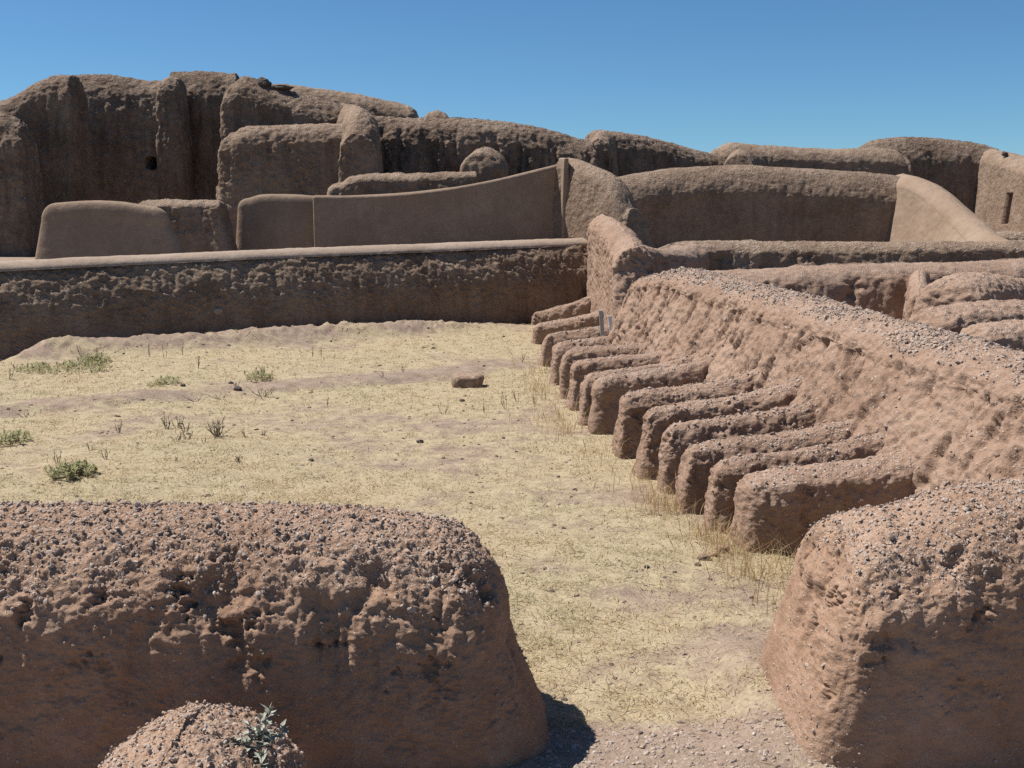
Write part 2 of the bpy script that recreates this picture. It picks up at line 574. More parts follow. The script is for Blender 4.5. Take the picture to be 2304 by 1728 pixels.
def pebbles(name, C, Nn, R, mat, rng, parent=None, ico_=ICO0, loc=(0, 0, 0), sink=0.54, tints=None):
    """many small angular stones lying on a surface: one mesh"""
    v0, f0 = ico_
    n = len(C)
    q = rng.normal(size=(n, 3))
    # frame with third axis along the surface normal
    zax = Nn / np.linalg.norm(Nn, axis=1)[:, None]
    xax = np.cross(zax, q)
    xax /= np.linalg.norm(xax, axis=1)[:, None]
    yax = np.cross(zax, xax)
    sc = np.stack([rng.uniform(0.8, 1.4, n), rng.uniform(0.6, 1.0, n), rng.uniform(0.4, 0.8, n)], 1) * R[:, None]
    jit = 1 + rng.uniform(-0.25, 0.25, (n, len(v0), 1))
    vl = v0[None] * jit * sc[:, None, :]
    V = (C + zax * (sc[:, 2:3] * (1 - 2 * sink)))[:, None, :] + vl[..., 0:1] * xax[:, None] + vl[..., 1:2] * yax[:, None] + vl[..., 2:3] * zax[:, None]
    F = (f0[None] + (np.arange(n) * len(v0))[:, None, None]).reshape(-1, 3)
    if tints is None:
        u = rng.random(n)
        tints = np.stack([np.interp(u, _gp, _gc[:, j]) for j in range(3)], 1)
        tints = tints * 0.68 + 0.32 * np.array((0.34, 0.25, 0.19))
    tv = np.repeat(tints, len(v0), axis=0)
    o = mesh_obj(name, V, F, mat, loc, parent, False, {'tint': tv})
    o['kind'] = 'stuff'
    return o


def scatter_on(built, n, rng, rmin, rmax, ico_=ICO0, power=1.0, minup=-0.1, keep=None, name='gravel', sides=0.012):
    o, P, Nn, cap, hf = built
    q = P.reshape(-1, 3)
    nn = Nn.reshape(-1, 3)
    # weight by area
    du = np.linalg.norm(np.roll(P, -1, 1) - P, axis=2)
    dv = np.linalg.norm(np.gradient(P, axis=0), axis=2)
    wgt = (du * dv * (cap ** power + sides)).ravel() * (nn[:, 2] > minup)
    if keep is not None:
        wgt = wgt * keep(q)
    k = rng.choice(len(q), n, p=wgt / wgt.sum())
    R = rmin * (rmax / rmin) ** (rng.random(n) ** 2.2)
    c = q[k] + rng.normal(size=(n, 3)) * 0.006
    return pebbles(name, c, nn[k] + rng.normal(size=(n, 3)) * 0.35, R, M_PEB, rng, o, ico_, tuple(o.location))


rng = np.random.default_rng(7)

# ------------------------------------------------------------------ ground: one sheet out to the horizon
FW0, FW1 = np.array([-9.2, 18.1]), np.array([1.55, 24.3])         # foot line of the far wall (left to right)


def far_line(x):
    return FW0[1] + (x - FW0[0]) * (FW1[1] - FW0[1]) / (FW1[0] - FW0[0])


def rwall_x(y):
    return np.interp(y, [4, 6, 8, 11.5, 16, 24], [3.6, 3.2, 2.8, 1.95, 1.7, 1.6])


def scarp_y(x):
    return np.interp(x, [-8, -6.2, -4.6, -3.2, -0.9, 0.4], [12.2, 12.9, 13.9, 14.6, 16.0, 17])


def ground_h(X, Y):
    P = np.stack([X, Y, np.zeros_like(X)], -1)
    z = 0.05 * fbm(P, 3.0, 3, 5) + 0.022 * fbm(P, 0.6, 3, 8) + 0.010 * fbm(P, 0.12, 3, 11)
    d = far_line(X) - Y                                            # metres in front of the far wall
    lx = sst(-8.4, -7.6, X)
    berm = np.exp(-((d - 0.75) / 0.55) ** 2) * (0.20 + 0.12 * fbm(P, 2.3, 4, 31, 0.6)) * lx * sst(1.2, -3.5, X)
    berm += np.exp(-((d - 0.8) / 0.5) ** 2) * 0.06 * lx
    z = z + np.maximum(berm, 0) * (1 + 0.30 * fbm(P, 0.18, 4, 33, 0.6))
    z = z - 0.25 * sst(0.4, 0.0, d) * (d > -1) * sst(-6.5, -8.6, X) - 0.16 * sst(1.9, 0.6, d) * (d > -1) * sst(-7.9, -8.5, X)
    # the low earth step across the grass
    sy = Y - scarp_y(X)
    k = sst(1.2, -1.2, X)
    z = z + k * (0.05 * sst(0.0, 0.7, sy) - 0.07 * np.exp(-((sy - 0.05) / 0.22) ** 2) * (0.6 + 0.8 * fbm(P, 0.5, 2, 37)))
    # earth washed against the feet of the near walls and the partitions
    z = z + 0.10 * np.exp(-((X - 1.25) / 0.22) ** 2) * np.exp(-((Y - 5.2) / 0.6) ** 2)
    # terrace behind the far wall and the rooms to the right
    z = z + 1.35 * sst(-0.25, -0.6, d) * (X < 1.98)
    z = z + 0.55 * sst(0.3, 0.7, X - rwall_x(Y)) * sst(26, 22, Y)
    z = np.where((X >= 1.98) & (Y > 20.5), np.maximum(z, 1.35 * sst(20.5, 21.5, Y)), z)
    return z


def grassy(X, Y):
    P = np.stack([X, Y, np.zeros_like(X)], -1)
    g = 0.72 + 0.55 * fbm(P, 1.7, 3, 61) + 0.25 * fbm(P * np.array([0.5, 1, 1]), 0.5, 2, 64)
    sy = Y - scarp_y(X)
    g = g - 0.52 * np.exp(-((sy - 0.55) / 0.45) ** 2) * sst(1.2, -1.0, X)
    d = far_line(X) - Y
    g = g - 0.5 * np.exp(-((d - 0.7) / 0.7) ** 2) * sst(1.6, -2.5, X) - 0.5 * sst(0.9, 0.2, d)
    # trodden pink earth towards the doorway and along the partitions
    g = g - 0.06 * sst(6.4, 5.2, Y) - 0.45 * sst(5.1, 4.6, Y) - 0.30 * np.exp(-(((X + 0.9) / 1.5) ** 2 + ((Y - 11.6) / 1.1) ** 2))
    g = g - 0.22 * sst(1.6, 0.4, rwall_x(Y) - 1.2 - X) * sst(11.5, 9.5, Y)
    return np.clip(g, 0, 1) * (d > -0.1) * (X < rwall_x(Y) + 0.3)


def geo(a, b, s0, k):
    v = [a]
    while v[-1] < b:
        v.append(v[-1] + max(s0, v[-1] * k))
    return v


ys = np.array([-300, -80, -20, -6, -2, 0, 1.0, 2.0, 3.0] + geo(3.6, 26, 0.018, 0.0042) + [27, 28.5, 31, 35, 42, 60, 100, 250, 700.0])
xs = np.array([-700, -250, -80, -40, -25, -18, -14, -12] + list(np.arange(-10.6, -2.5, 0.05)) + list(np.arange(-2.5, 2.6, 0.028))
              + list(np.arange(2.6, 5, 0.1)) + [5.4, 6, 7, 8, 10, 12, 15, 20, 30, 60, 120, 300, 700.0])
GX, GY = np.meshgrid(xs, ys)
GZ = ground_h(GX, GY)
i = np.arange(GX.size).reshape(GX.shape)
F = np.stack([i[:-1, :-1], i[:-1, 1:], i[1:, 1:], i[1:, :-1]], -1).reshape(-1, 4)
g = mesh_obj('ground', np.stack([GX, GY, GZ], -1), F, M_SOIL, (0, 0, 0), None, True, {'grassy': grassy(GX, GY).ravel()})
g['kind'] = 'structure'


def gz(x, y):
    return float(ground_h(np.array([x]), np.array([y]))[0])


# ------------------------------------------------------------------ foreground walls
# left foreground wall: runs off the left edge, ends at the doorway
LW = wall('adobe_wall', [(-4.4, 4.90, 1.05), (-3, 4.92, 1.06), (-1.6, 4.95, 1.06), (-0.75, 4.97, 1.045), (-0.38, 4.98, 0.99)], -0.05,
          base=(0.46, 0.54), top=(0.42, 0.48), r=0.52, flw=0.22, end0=(0.3, 0.2), end1=(0.56, 0.36), tune=(1, .72, .8, .8, 1), res=0.0075, style='near', mat=M_NEAR, seed=3,
          sq=0.6, capw=(0.35, 0.85), smooth_low=0.2, er=1.75)
tag(LW[0], 'left foreground adobe wall with gravel-covered top and shaded pitted face', 'wall')
scatter_on(LW, 11000, rng, 0.0035, 0.0135, sides=0.03, keep=lambda q: (q[:, 0] > -3.2) * 1.0)
scatter_on(LW, 110, rng, 0.013, 0.024, ICO1, keep=lambda q: (q[:, 0] > -3.2) * 1.0, name='cobble')

# right foreground wall
RW = wall('adobe_wall', [(1.76, 4.92, 1.04), (2.08, 4.93, 1.135), (2.8, 4.98, 1.19), (4.2, 5.06, 1.21)], -0.05,
          base=(0.66, 0.47), top=(0.54, 0.45), r=0.42, end0=(0.52, 0.34), end1=(0.3, 0.2), tune=(1.3, .8, .6, .6, .35), res=0.0075, style='near', mat=M_NEAR, seed=14,
          sq=0.34, capw=(0.35, 0.85), smooth_low=0.2, er=1.75)
tag(RW[0], 'right foreground adobe wall with gravel top and sunlit rounded end', 'wall')
scatter_on(RW, 9500, rng, 0.0035, 0.0125, sides=0.05, keep=lambda q: (q[:, 0] < 3.3) * 1.0)
scatter_on(RW, 70, rng, 0.012, 0.022, ICO1, keep=lambda q: (q[:, 0] < 3.3) * 1.0, name='cobble')

# stub in front of the left wall
SW = wall('adobe_stub', [(-1.19, 4.02, 0.50), (-1.20, 3.75, 0.535), (-1.21, 3.4, 0.515), (-1.22, 2.9, 0.49), (-1.23, 2.0, 0.45)], -0.05,
          base=(0.47, 0.47), top=(0.38, 0.38), r=0.30, end0=(0.30, 0.20), end1=(0.3, 0.2), res=0.007, style='near', mat=M_NEAR, seed=25,
          sq=0.7, capw=(0.1, 0.6), tune=(0.7, 0.6, 1, 0.3, 0))
tag(SW[0], 'rounded gravelly adobe stub below the left foreground wall, cut by the bottom edge', 'wall stub')
scatter_on(SW, 6000, rng, 0.0035, 0.0125, keep=lambda q: (q[:, 1] > 2.7) * 1.0)

# ------------------------------------------------------------------ the long battered wall on the right
BW = wall('battered_wall', [(2.08, 15.6, 1.52), (2.36, 14.6, 1.66), (2.62, 13.4, 1.62), (2.92, 11.8, 1.56), (3.22, 10.2, 1.50), (3.50, 8.6, 1.42), (3.75, 7.2, 1.36), (3.95, 5.6, 1.30)], -0.05,
          base=(0.55, 1.08), top=(0.42, 0.46), r=0.25, er=2.1, end0=(0.55, 0.10), end1=(0.3, 0.2), res=0.018, style='slope', mat=M_PINK, seed=36,
          sq=0.7, capw=(0.72, 0.98), smooth_low=0.9, fldir=(0.25, 1, 0.25), flw=0.16, tune=(.8, 0.7, 0.9, 0.7, 2.3))
tag(BW[0], 'long battered pink adobe wall with grey gravel crest on the right', 'wall')
scatter_on(BW, 13000, rng, 0.006, 0.024, sides=0.02, power=1.3, keep=lambda q: 1.0 * (q[:, 1] > 6.0) * (0.15 + sst(-0.2, 0.4, fbm(q, 0.7, 3, 77))))

# ------------------------------------------------------------------ the row of low partition walls
# (front top px, front foot px, back px, back rise, half thickness)
FINS = [
    # foot px       front top py  length  back z   thick
    ((1192, 741), 701, 1.15, 0.84, 0.16),
    ((1198, 777), 727, 1.20, 0.74, 0.15),
    ((1217, 826), 750, 1.20, 0.78, 0.17),
    ((1241, 868), 769, 1.15, 0.78, 0.15),
    ((1260, 902), 786, 1.20, 0.76, 0.14),
    ((1281, 927), 811, 1.20, 0.78, 0.16),
    ((1304, 957), 840, 1.20, 0.80, 0.14),
    ((1329, 982), 848, 1.20, 0.84, 0.17),
    ((1390, 1037), 884, 1.15, 0.84, 0.16),
    ((1441, 1080), 918, 1.20, 0.88, 0.16),
    ((1485, 1115), 956, 1.20, 0.82, 0.15),
    ((1529, 1161), 1003, 1.25, 0.78, 0.16),
    ((1592, 1203), 1037, 1.30, 0.78, 0.16),
    ((1668, 1245), 1073, 1.40, 0.74, 0.21),
]
FLAB = [
    'farthest low adobe partition, pale and rounded, joining the foot of the far corner wall',
    'low adobe partition next to the farthest one of the row, mostly hidden behind its neighbour',
    'low adobe partition with a dark hollow under its round front, third from the far wall',
    'thin low adobe partition, fourth from the far wall, level with the brown block in the grass',
    'narrow low adobe partition, fifth from the far wall, near the two metal stakes',
    'low adobe partition, sixth from the far wall, with a long pale speckled top',
    'thin low adobe partition just behind the one with the big smooth dark side',
    'low adobe partition with the big smooth dark side and a clear gap in front of it',
    'low adobe partition on the near side of the wide gap, its side rough and dark',
    'low adobe partition whose top sweeps up in a dark wedge against the battered wall',
    'low adobe partition with dark hollowed front, fourth from the right foreground wall',
    'low adobe partition with lumpy grey front, third from the right foreground wall',
    'low adobe partition directly behind the nearest one, pebbles along its top',
    'nearest and largest low adobe partition, half hidden by the right foreground wall',
]
for k, ((fx, fy), ty, ln, zb_, th_) in enumerate(FINS):
    x0, y0, _ = ground_at(fx, fy)
    xt, yt, zt = at(fx, ty, y0 + 0.02)
    zt = max(zt, 0.36)
    dx, dy = 1.0, 0.10
    ln_n = math.hypot(dx, dy)
    dx, dy = dx / ln_n, dy / ln_n
    ex = max(ln, rwall_x(y0) + 0.25 - x0)
    p = lambda s, z: (x0 + dx * s, y0 + th_ + dy * s, z)
    sp = [p(0.17, zt - 0.015), p(0.32, zt + 0.01), p(ex * 0.55, zt + (zb_ - zt) * 0.30), p(ex * 0.85, zt + (zb_ - zt) * 0.70), p(ex * 1.12, zb_ + 0.10)]
    th_ *= (0.92, 1.05, 0.85, 1.0, 0.95)[k % 5]
    fb = wall('partition_wall', sp, -0.06, base=(th_ + 0.02, th_ + 0.02), top=(th_ * 0.95, th_ * 0.95), r=(0.17, 0.13, 0.20, 0.15)[k % 4], end0=(0.19, 0.14), end1=(0.1, 0.05),
              res=0.011 if k > 7 else 0.016, tune=(.75, .8, 1, .8, 1), style='fin', mat=M_PINK, seed=100 + 7 * k, sq=(0.5, 0.62, 0.42)[k % 3], capw=(0.45, 0.95), smooth_low=0.6)
    tag(fb[0], FLAB[k], 'partition wall', 'row of low adobe partition walls')
    scatter_on(fb, 130 if k < 8 else 220, rng, 0.007, 0.020)

# ------------------------------------------------------------------ the far courtyard wall with its plaster cap
fw = []
for (px_, py_) in [(-250, 604), (0, 592), (300, 578), (600, 565), (900, 554), (1150, 544), (1312, 538)]:
    # intersect the view ray with the wall's vertical plane
    lo, hi = 10.0, 30.0
    for _ in range(50):
        md = (lo + hi) / 2
        X_, Y_, Z_ = at(px_, py_, md)
        if Y_ < far_line(X_) + 0.55:
            lo = md
        else:
            hi = md
    fw.append((X_, Y_, Z_))
FWL = wall('courtyard_wall', fw, -0.3, base=(0.40, 0.74), top=(0.36, 0.64), r=0.95, er=1.42, end0=(0.2, 0.2), end1=(0.2, 0.2), res=0.026, style='rough',
           mat=M_FAR, seed=51, capw=None, smooth_low=0.62, tune=(0.8, 0.65, 2.0, 0.55, 0.6))
tag(FWL[0], 'rough far courtyard wall along the dry grass, capped with pale plaster', 'wall')
cp_ = wall('plaster_cap', [(x, y, z + 0.035) for x, y, z in fw], (0.17,), base=(0.44, 0.25), top=(0.43, 0.24), r=0.15, er=1.5, end0=(0.2, 0.2), end1=(0.2, 0.2), res=0.05,
           style='smooth', mat=M_CAP, seed=52, capw=None, parent=FWL[0], tune=(0.5, 3, 3, 1, 1))
cp_[0]['label'] = 'pale smooth plaster cap'

# corner wall running back from the partitions
EW = wall('corner_wall', [(1.98, 17.9, 1.86), (2.02, 18.8, 1.98), (2.04, 20.5, 2.12), (2.03, 22.5, 2.28), (2.0, 24.6, 2.36)], -0.05, base=(0.40, 0.44), top=(0.32, 0.34), r=0.34,
          end0=(0.75, 0.06), end1=(0.1, 0.1), res=0.03, style='slope', mat=M_PINK, seed=61, capw=(0.7, 0.98), smooth_low=0.5)
tag(EW[0], 'pale sunlit corner wall where the far courtyard wall meets the partitions', 'wall')

# two metal stakes in the earth by the corner
for (px_, py_, hh, mt, lb, tilt) in [(1355, 742, 0.30, M_STEEL, 'grey metal stake beside the white one at the corner wall', 0.09),
                                     (1376, 742, 0.22, M_WHITE, 'short white stake leaning beside the grey one at the corner wall', 0.16)]:
    X_, Y_, Z_ = at(px_, py_, 16.9)
    prof = np.array([(-.03, -.03), (.03, -.03), (.03, -.018), (-.018, -.018), (-.018, .03), (-.03, .03)])
    V, F = [], []
    zs = [-0.25, hh - 0.012, hh]
    for zi, z_ in enumerate(zs):
        s_ = 0.86 if zi == 2 else 1.0
        V += [(X_ + a * s_ - tilt * z_, Y_ + b_ * s_, Z_ + z_) for a, b_ in prof]
    for zi in range(2):
        for j in range(6):
            F.append((zi * 6 + j, zi * 6 + (j + 1) % 6, zi * 6 + 6 + (j + 1) % 6, zi * 6 + 6 + j))
    F += [(12, 13, 14, 15), (12, 15, 16, 17)]
    o = mesh_obj('metal_stake', V, F, mt, (X_, Y_, Z_ - 0.25), None, False)
    tag(o, lb, 'stake')

# ------------------------------------------------------------------ upper terrace: smooth plastered walls
TZ = 1.2
SM = dict(style='smooth', mat=M_PLAST, capw=None, res=0.04, er=2.2)
a = px_wall('plastered_wall', [(132, 456), (200, 452), (270, 455), (345, 466)], 22.0, TZ, base=(0.30, 0.30), top=(0.14, 0.14), r=0.36, end0=(0.56, 0.34), end1=(0.85, 0.30), seed=71, **SM)
tag(a[0], 'smooth plastered low wall with rounded corners, farthest left on the terrace', 'wall')
a = px_wall('rough_stub', [(330, 452), (420, 449), (490, 449)], 24.0, TZ, base=(0.45, 0.6), top=(0.4, 0.4), r=0.2, end0=(0.3, 0.2), end1=(0.4, 0.2), seed=73, style='rough', mat=M_FAR, res=0.03)
tag(a[0], 'rough crumbling low wall behind the leftmost plastered wall', 'wall')
a = px_wall('plastered_wall', [(560, 446), (590, 438), (660, 438), (712, 441)], 24.75, TZ, base=(0.30, 0.30), top=(0.13, 0.13), r=0.26, end0=(0.34, 0.24), end1=(0.06, 0.05), seed=75, **SM)
tag(a[0], 'short smooth plastered wall left of a joint with the long curved one', 'wall')
a = px_wall('plastered_wall', [(709, 440), (800, 439), (900, 435), (1000, 424), (1100, 406), (1180, 388), (1266, 366)], [24.35, 24.45, 24.6, 24.9, 25.2, 25.5, 25.85], TZ, base=(0.24, 0.24), top=(0.10, 0.10), r=0.09, sq=0.35, end0=(0.05, 0.04), end1=(0.1, 0.05), seed=77, **SM)
tag(a[0], 'long smooth plastered wall whose top curves up to the right', 'wall')

# pier at the right end of the curved wall, running back
a = wall('end_pier', [at(1424, 466, 24.4), at(1398, 412, 24.65), at(1370, 388, 24.95), at(1335, 373, 25.3), at(1298, 357, 25.7), at(1272, 354, 25.95)], 1.60, base=(0.52, 0.55), top=(0.36, 0.40), r=0.3, end0=(0.34, 0.16), end1=(0.1, 0.06), res=0.03, style='rough', mat=M_FAR, seed=81, sq=0.4, tune=(.8, .5, 1, .3, .2))
tag(a[0], 'sunlit adobe pier closing the right end of the curved plastered wall', 'wall pier')
a = wall('plaster_jamb', [at(1277, 355, 25.42), at(1266, 354, 25.8)], 1.6, base=(0.16, 0.05), top=(0.11, 0.04), r=0.05, end0=(0.08, 0.05), end1=(0.05, 0.04), seed=82, sq=0.35, **SM)
tag(a[0], 'narrow pale plastered jamb between the curved wall and the pier', 'jamb')
a = wall('rounded_block', [at(1345, 489, 24.95), at(1365, 486, 25.0), at(1392, 494, 25.0)], 1.60, base=(0.44, 0.34), top=(0.36, 0.26), r=0.26, end0=(0.26, 0.20), end1=(0.4, 0.3), res=0.04, style='smooth', mat=M_PLAST, seed=84, capw=None, tune=(2, 4, 3, 1, 1))
tag(a[0], 'pale smooth rounded block on top of the sunlit corner wall', 'wall block')

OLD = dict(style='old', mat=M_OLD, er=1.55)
# low walls behind the curved wall
a = px_wall('low_rough_wall', [(772, 410), (800, 394), (900, 391), (1000, 387), (1070, 384)], 26.6, TZ, base=(0.5, 0.5), top=(0.35, 0.35), r=0.2, end0=(0.7, 0.35), end1=(0.2, 0.1), seed=91, style='rough', mat=M_FAR, res=0.035)
tag(a[0], 'low rough wall showing just above the curved plastered wall', 'wall')
a = wall('domed_wall_end', [at(1082, 340, 27.4), at(1088, 333, 28.2), at(1096, 333, 30.5)], TZ, base=(0.62, 0.62), top=(0.55, 0.55), r=0.55, end0=(0.3, 0.22), end1=(0.1, 0.1), res=0.035, seed=93, style='rough', mat=M_FAR)
tag(a[0], 'dome-shaped wall end rising behind the low rough wall', 'wall end')

# ------------------------------------------------------------------ tall ruins on the left
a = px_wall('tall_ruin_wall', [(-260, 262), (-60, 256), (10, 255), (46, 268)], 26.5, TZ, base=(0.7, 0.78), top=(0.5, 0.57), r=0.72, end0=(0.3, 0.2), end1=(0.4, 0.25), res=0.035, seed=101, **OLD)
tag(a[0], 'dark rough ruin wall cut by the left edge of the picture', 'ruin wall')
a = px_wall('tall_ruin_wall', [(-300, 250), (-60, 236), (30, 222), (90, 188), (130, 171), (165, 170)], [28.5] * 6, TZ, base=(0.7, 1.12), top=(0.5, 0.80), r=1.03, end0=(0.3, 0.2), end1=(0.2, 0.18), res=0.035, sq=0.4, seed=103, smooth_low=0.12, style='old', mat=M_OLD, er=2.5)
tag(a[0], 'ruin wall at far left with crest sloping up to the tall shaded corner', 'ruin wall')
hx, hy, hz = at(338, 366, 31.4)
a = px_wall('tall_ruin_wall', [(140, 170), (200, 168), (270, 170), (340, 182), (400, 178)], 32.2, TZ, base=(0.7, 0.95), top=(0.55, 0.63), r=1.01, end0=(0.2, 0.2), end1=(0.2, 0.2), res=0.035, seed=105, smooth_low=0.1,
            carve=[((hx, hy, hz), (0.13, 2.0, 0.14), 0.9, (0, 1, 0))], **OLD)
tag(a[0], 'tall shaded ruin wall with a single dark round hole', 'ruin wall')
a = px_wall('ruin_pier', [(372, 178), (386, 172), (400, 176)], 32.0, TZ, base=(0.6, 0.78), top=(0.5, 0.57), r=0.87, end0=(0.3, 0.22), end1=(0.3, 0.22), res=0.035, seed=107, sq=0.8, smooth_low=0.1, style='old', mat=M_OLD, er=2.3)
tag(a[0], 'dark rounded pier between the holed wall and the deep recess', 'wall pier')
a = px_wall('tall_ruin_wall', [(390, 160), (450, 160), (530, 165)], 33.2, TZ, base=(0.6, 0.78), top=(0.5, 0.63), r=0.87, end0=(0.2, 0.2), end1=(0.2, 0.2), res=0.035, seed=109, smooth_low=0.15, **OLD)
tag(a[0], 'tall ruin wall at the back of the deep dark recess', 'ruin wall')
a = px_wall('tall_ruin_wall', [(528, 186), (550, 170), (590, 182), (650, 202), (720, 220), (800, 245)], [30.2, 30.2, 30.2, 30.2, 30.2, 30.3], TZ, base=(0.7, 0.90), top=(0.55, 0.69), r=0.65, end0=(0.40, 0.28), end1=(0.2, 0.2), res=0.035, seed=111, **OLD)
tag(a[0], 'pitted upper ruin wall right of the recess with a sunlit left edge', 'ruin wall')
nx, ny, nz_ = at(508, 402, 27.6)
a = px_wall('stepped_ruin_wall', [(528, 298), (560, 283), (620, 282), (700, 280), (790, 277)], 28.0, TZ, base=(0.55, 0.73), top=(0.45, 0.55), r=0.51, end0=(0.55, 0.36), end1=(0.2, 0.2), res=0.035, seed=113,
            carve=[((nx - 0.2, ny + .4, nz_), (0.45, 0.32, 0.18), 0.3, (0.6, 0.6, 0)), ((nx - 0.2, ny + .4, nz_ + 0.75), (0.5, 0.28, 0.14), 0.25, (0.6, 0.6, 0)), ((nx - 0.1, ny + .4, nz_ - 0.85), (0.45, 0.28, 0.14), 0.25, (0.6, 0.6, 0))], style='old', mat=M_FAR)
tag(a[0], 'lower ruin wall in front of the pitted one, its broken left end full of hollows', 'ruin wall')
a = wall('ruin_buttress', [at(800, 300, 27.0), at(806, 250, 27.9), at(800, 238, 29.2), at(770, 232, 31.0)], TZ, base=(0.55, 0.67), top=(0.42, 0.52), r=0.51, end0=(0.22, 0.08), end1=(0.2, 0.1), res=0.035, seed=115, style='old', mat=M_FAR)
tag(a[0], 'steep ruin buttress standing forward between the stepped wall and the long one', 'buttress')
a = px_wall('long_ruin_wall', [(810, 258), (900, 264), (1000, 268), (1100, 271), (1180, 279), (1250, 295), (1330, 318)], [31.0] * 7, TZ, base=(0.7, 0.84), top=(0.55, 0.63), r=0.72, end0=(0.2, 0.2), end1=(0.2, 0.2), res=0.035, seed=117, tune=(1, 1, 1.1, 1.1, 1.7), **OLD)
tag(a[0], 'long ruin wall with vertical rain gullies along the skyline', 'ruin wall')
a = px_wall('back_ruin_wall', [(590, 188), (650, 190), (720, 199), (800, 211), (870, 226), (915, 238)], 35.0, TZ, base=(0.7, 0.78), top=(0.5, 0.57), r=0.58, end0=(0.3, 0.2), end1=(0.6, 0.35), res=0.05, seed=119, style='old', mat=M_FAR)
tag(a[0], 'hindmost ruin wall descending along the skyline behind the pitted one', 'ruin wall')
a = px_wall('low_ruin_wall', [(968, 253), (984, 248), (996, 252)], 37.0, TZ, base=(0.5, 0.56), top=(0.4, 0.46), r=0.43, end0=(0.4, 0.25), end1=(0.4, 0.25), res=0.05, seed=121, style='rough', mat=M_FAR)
tag(a[0], 'small rounded ruin top peeping over the long skyline wall', 'ruin wall')

# ------------------------------------------------------------------ ruins in the middle and on the right
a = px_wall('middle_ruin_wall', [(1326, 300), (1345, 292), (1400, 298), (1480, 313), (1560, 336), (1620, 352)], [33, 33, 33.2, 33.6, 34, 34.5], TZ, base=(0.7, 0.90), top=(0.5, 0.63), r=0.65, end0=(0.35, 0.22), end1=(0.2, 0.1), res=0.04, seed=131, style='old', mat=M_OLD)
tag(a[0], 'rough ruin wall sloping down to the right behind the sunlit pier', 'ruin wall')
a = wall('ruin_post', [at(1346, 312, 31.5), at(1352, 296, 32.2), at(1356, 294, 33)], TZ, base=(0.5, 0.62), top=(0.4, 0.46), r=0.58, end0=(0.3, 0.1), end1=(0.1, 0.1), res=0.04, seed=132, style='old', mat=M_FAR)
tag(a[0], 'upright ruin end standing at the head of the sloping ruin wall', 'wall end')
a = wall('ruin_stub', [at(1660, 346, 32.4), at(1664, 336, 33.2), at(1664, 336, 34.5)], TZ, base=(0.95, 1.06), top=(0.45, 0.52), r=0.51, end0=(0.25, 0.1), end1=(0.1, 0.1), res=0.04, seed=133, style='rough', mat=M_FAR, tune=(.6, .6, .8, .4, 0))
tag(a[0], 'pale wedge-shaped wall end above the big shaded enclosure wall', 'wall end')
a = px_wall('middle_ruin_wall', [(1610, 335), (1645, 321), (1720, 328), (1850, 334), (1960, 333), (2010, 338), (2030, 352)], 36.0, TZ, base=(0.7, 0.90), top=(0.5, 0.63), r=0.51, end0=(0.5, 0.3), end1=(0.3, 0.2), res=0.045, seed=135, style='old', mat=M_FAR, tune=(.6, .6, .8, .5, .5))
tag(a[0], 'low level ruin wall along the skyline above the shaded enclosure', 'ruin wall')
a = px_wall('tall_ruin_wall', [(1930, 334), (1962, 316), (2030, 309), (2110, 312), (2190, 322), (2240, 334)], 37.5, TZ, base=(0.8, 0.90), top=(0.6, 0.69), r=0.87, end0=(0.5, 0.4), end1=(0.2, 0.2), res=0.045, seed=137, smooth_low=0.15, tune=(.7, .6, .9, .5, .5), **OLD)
tag(a[0], 'tall dark ruin wall on the right skyline beside the slotted wall', 'ruin wall')
sx, sy_, sz = at(2260, 470, 34.2)
a = wall('slotted_wall', [(15.9, 38.0, at(2200, 332, 38)[2]), (15.9, 35.5, at(2258, 345, 35.5)[2]), (15.9, 33.5, at(2304, 368, 33.5)[2]), (15.85, 31.0, 3.6), (15.8, 29, 3.2)], TZ, base=(0.62, 0.81), top=(0.5, 0.52), r=0.43, end0=(0.2, 0.1), end1=(0.2, 0.1), res=0.022, seed=139,
         style='rough', mat=M_FAR, tune=(.6, .5, .6, .2, 0), carve=[((15.3, 34.25, sz), (2.0, 0.19, 0.40), 0.55, (1, 0, 0, 'box'))])
tag(a[0], 'sunlit wall with a narrow dark window slot at the right edge', 'ruin wall')
# the big shaded enclosure wall and its sloping return
a = px_wall('enclosure_wall', [(1370, 402), (1440, 388), (1540, 377), (1660, 372), (1800, 378), (1920, 386), (2040, 398)], [29.6, 29.8, 30, 30, 30, 30, 30], TZ, base=(0.7, 0.55), top=(0.5, 0.60), r=0.75, end0=(0.2, 0.2), end1=(0.2, 0.2), res=0.032, seed=141, er=1.5, style='rough', mat=M_FAR,
            smooth_low=0.1, tune=(0.7, .5, .8, .3, .5))
tag(a[0], 'broad enclosure wall in deep shade under a sunlit rough rim', 'wall')
a = wall('sloping_return', [at(2030, 392, 30.3), at(2062, 398, 29.4), at(2105, 418, 28.5), at(2150, 455, 27.4), at(2190, 492, 26.4), at(2232, 526, 25.2), at(2280, 548, 24.2)], TZ, base=(0.8, 0.75), top=(0.45, 0.40), r=0.3, end0=(0.3, 0.1), end1=(0.5, 0.3), res=0.04, seed=143,
         style='smooth', mat=M_PLAST, capw=None, tune=(2, 5, 5, 1, 1))
tag(a[0], 'pale sunlit return wall sloping down from the enclosure wall', 'wall')
a = px_wall('low_rough_wall', [(2236, 524), (2280, 521), (2420, 524)], 25.6, TZ, base=(0.45, 0.45), top=(0.35, 0.35), r=0.2, end0=(0.3, 0.2), end1=(0.2, 0.1), res=0.04, seed=145, style='rough', mat=M_FAR)
tag(a[0], 'short dark low wall at the right edge below the window slot', 'wall')

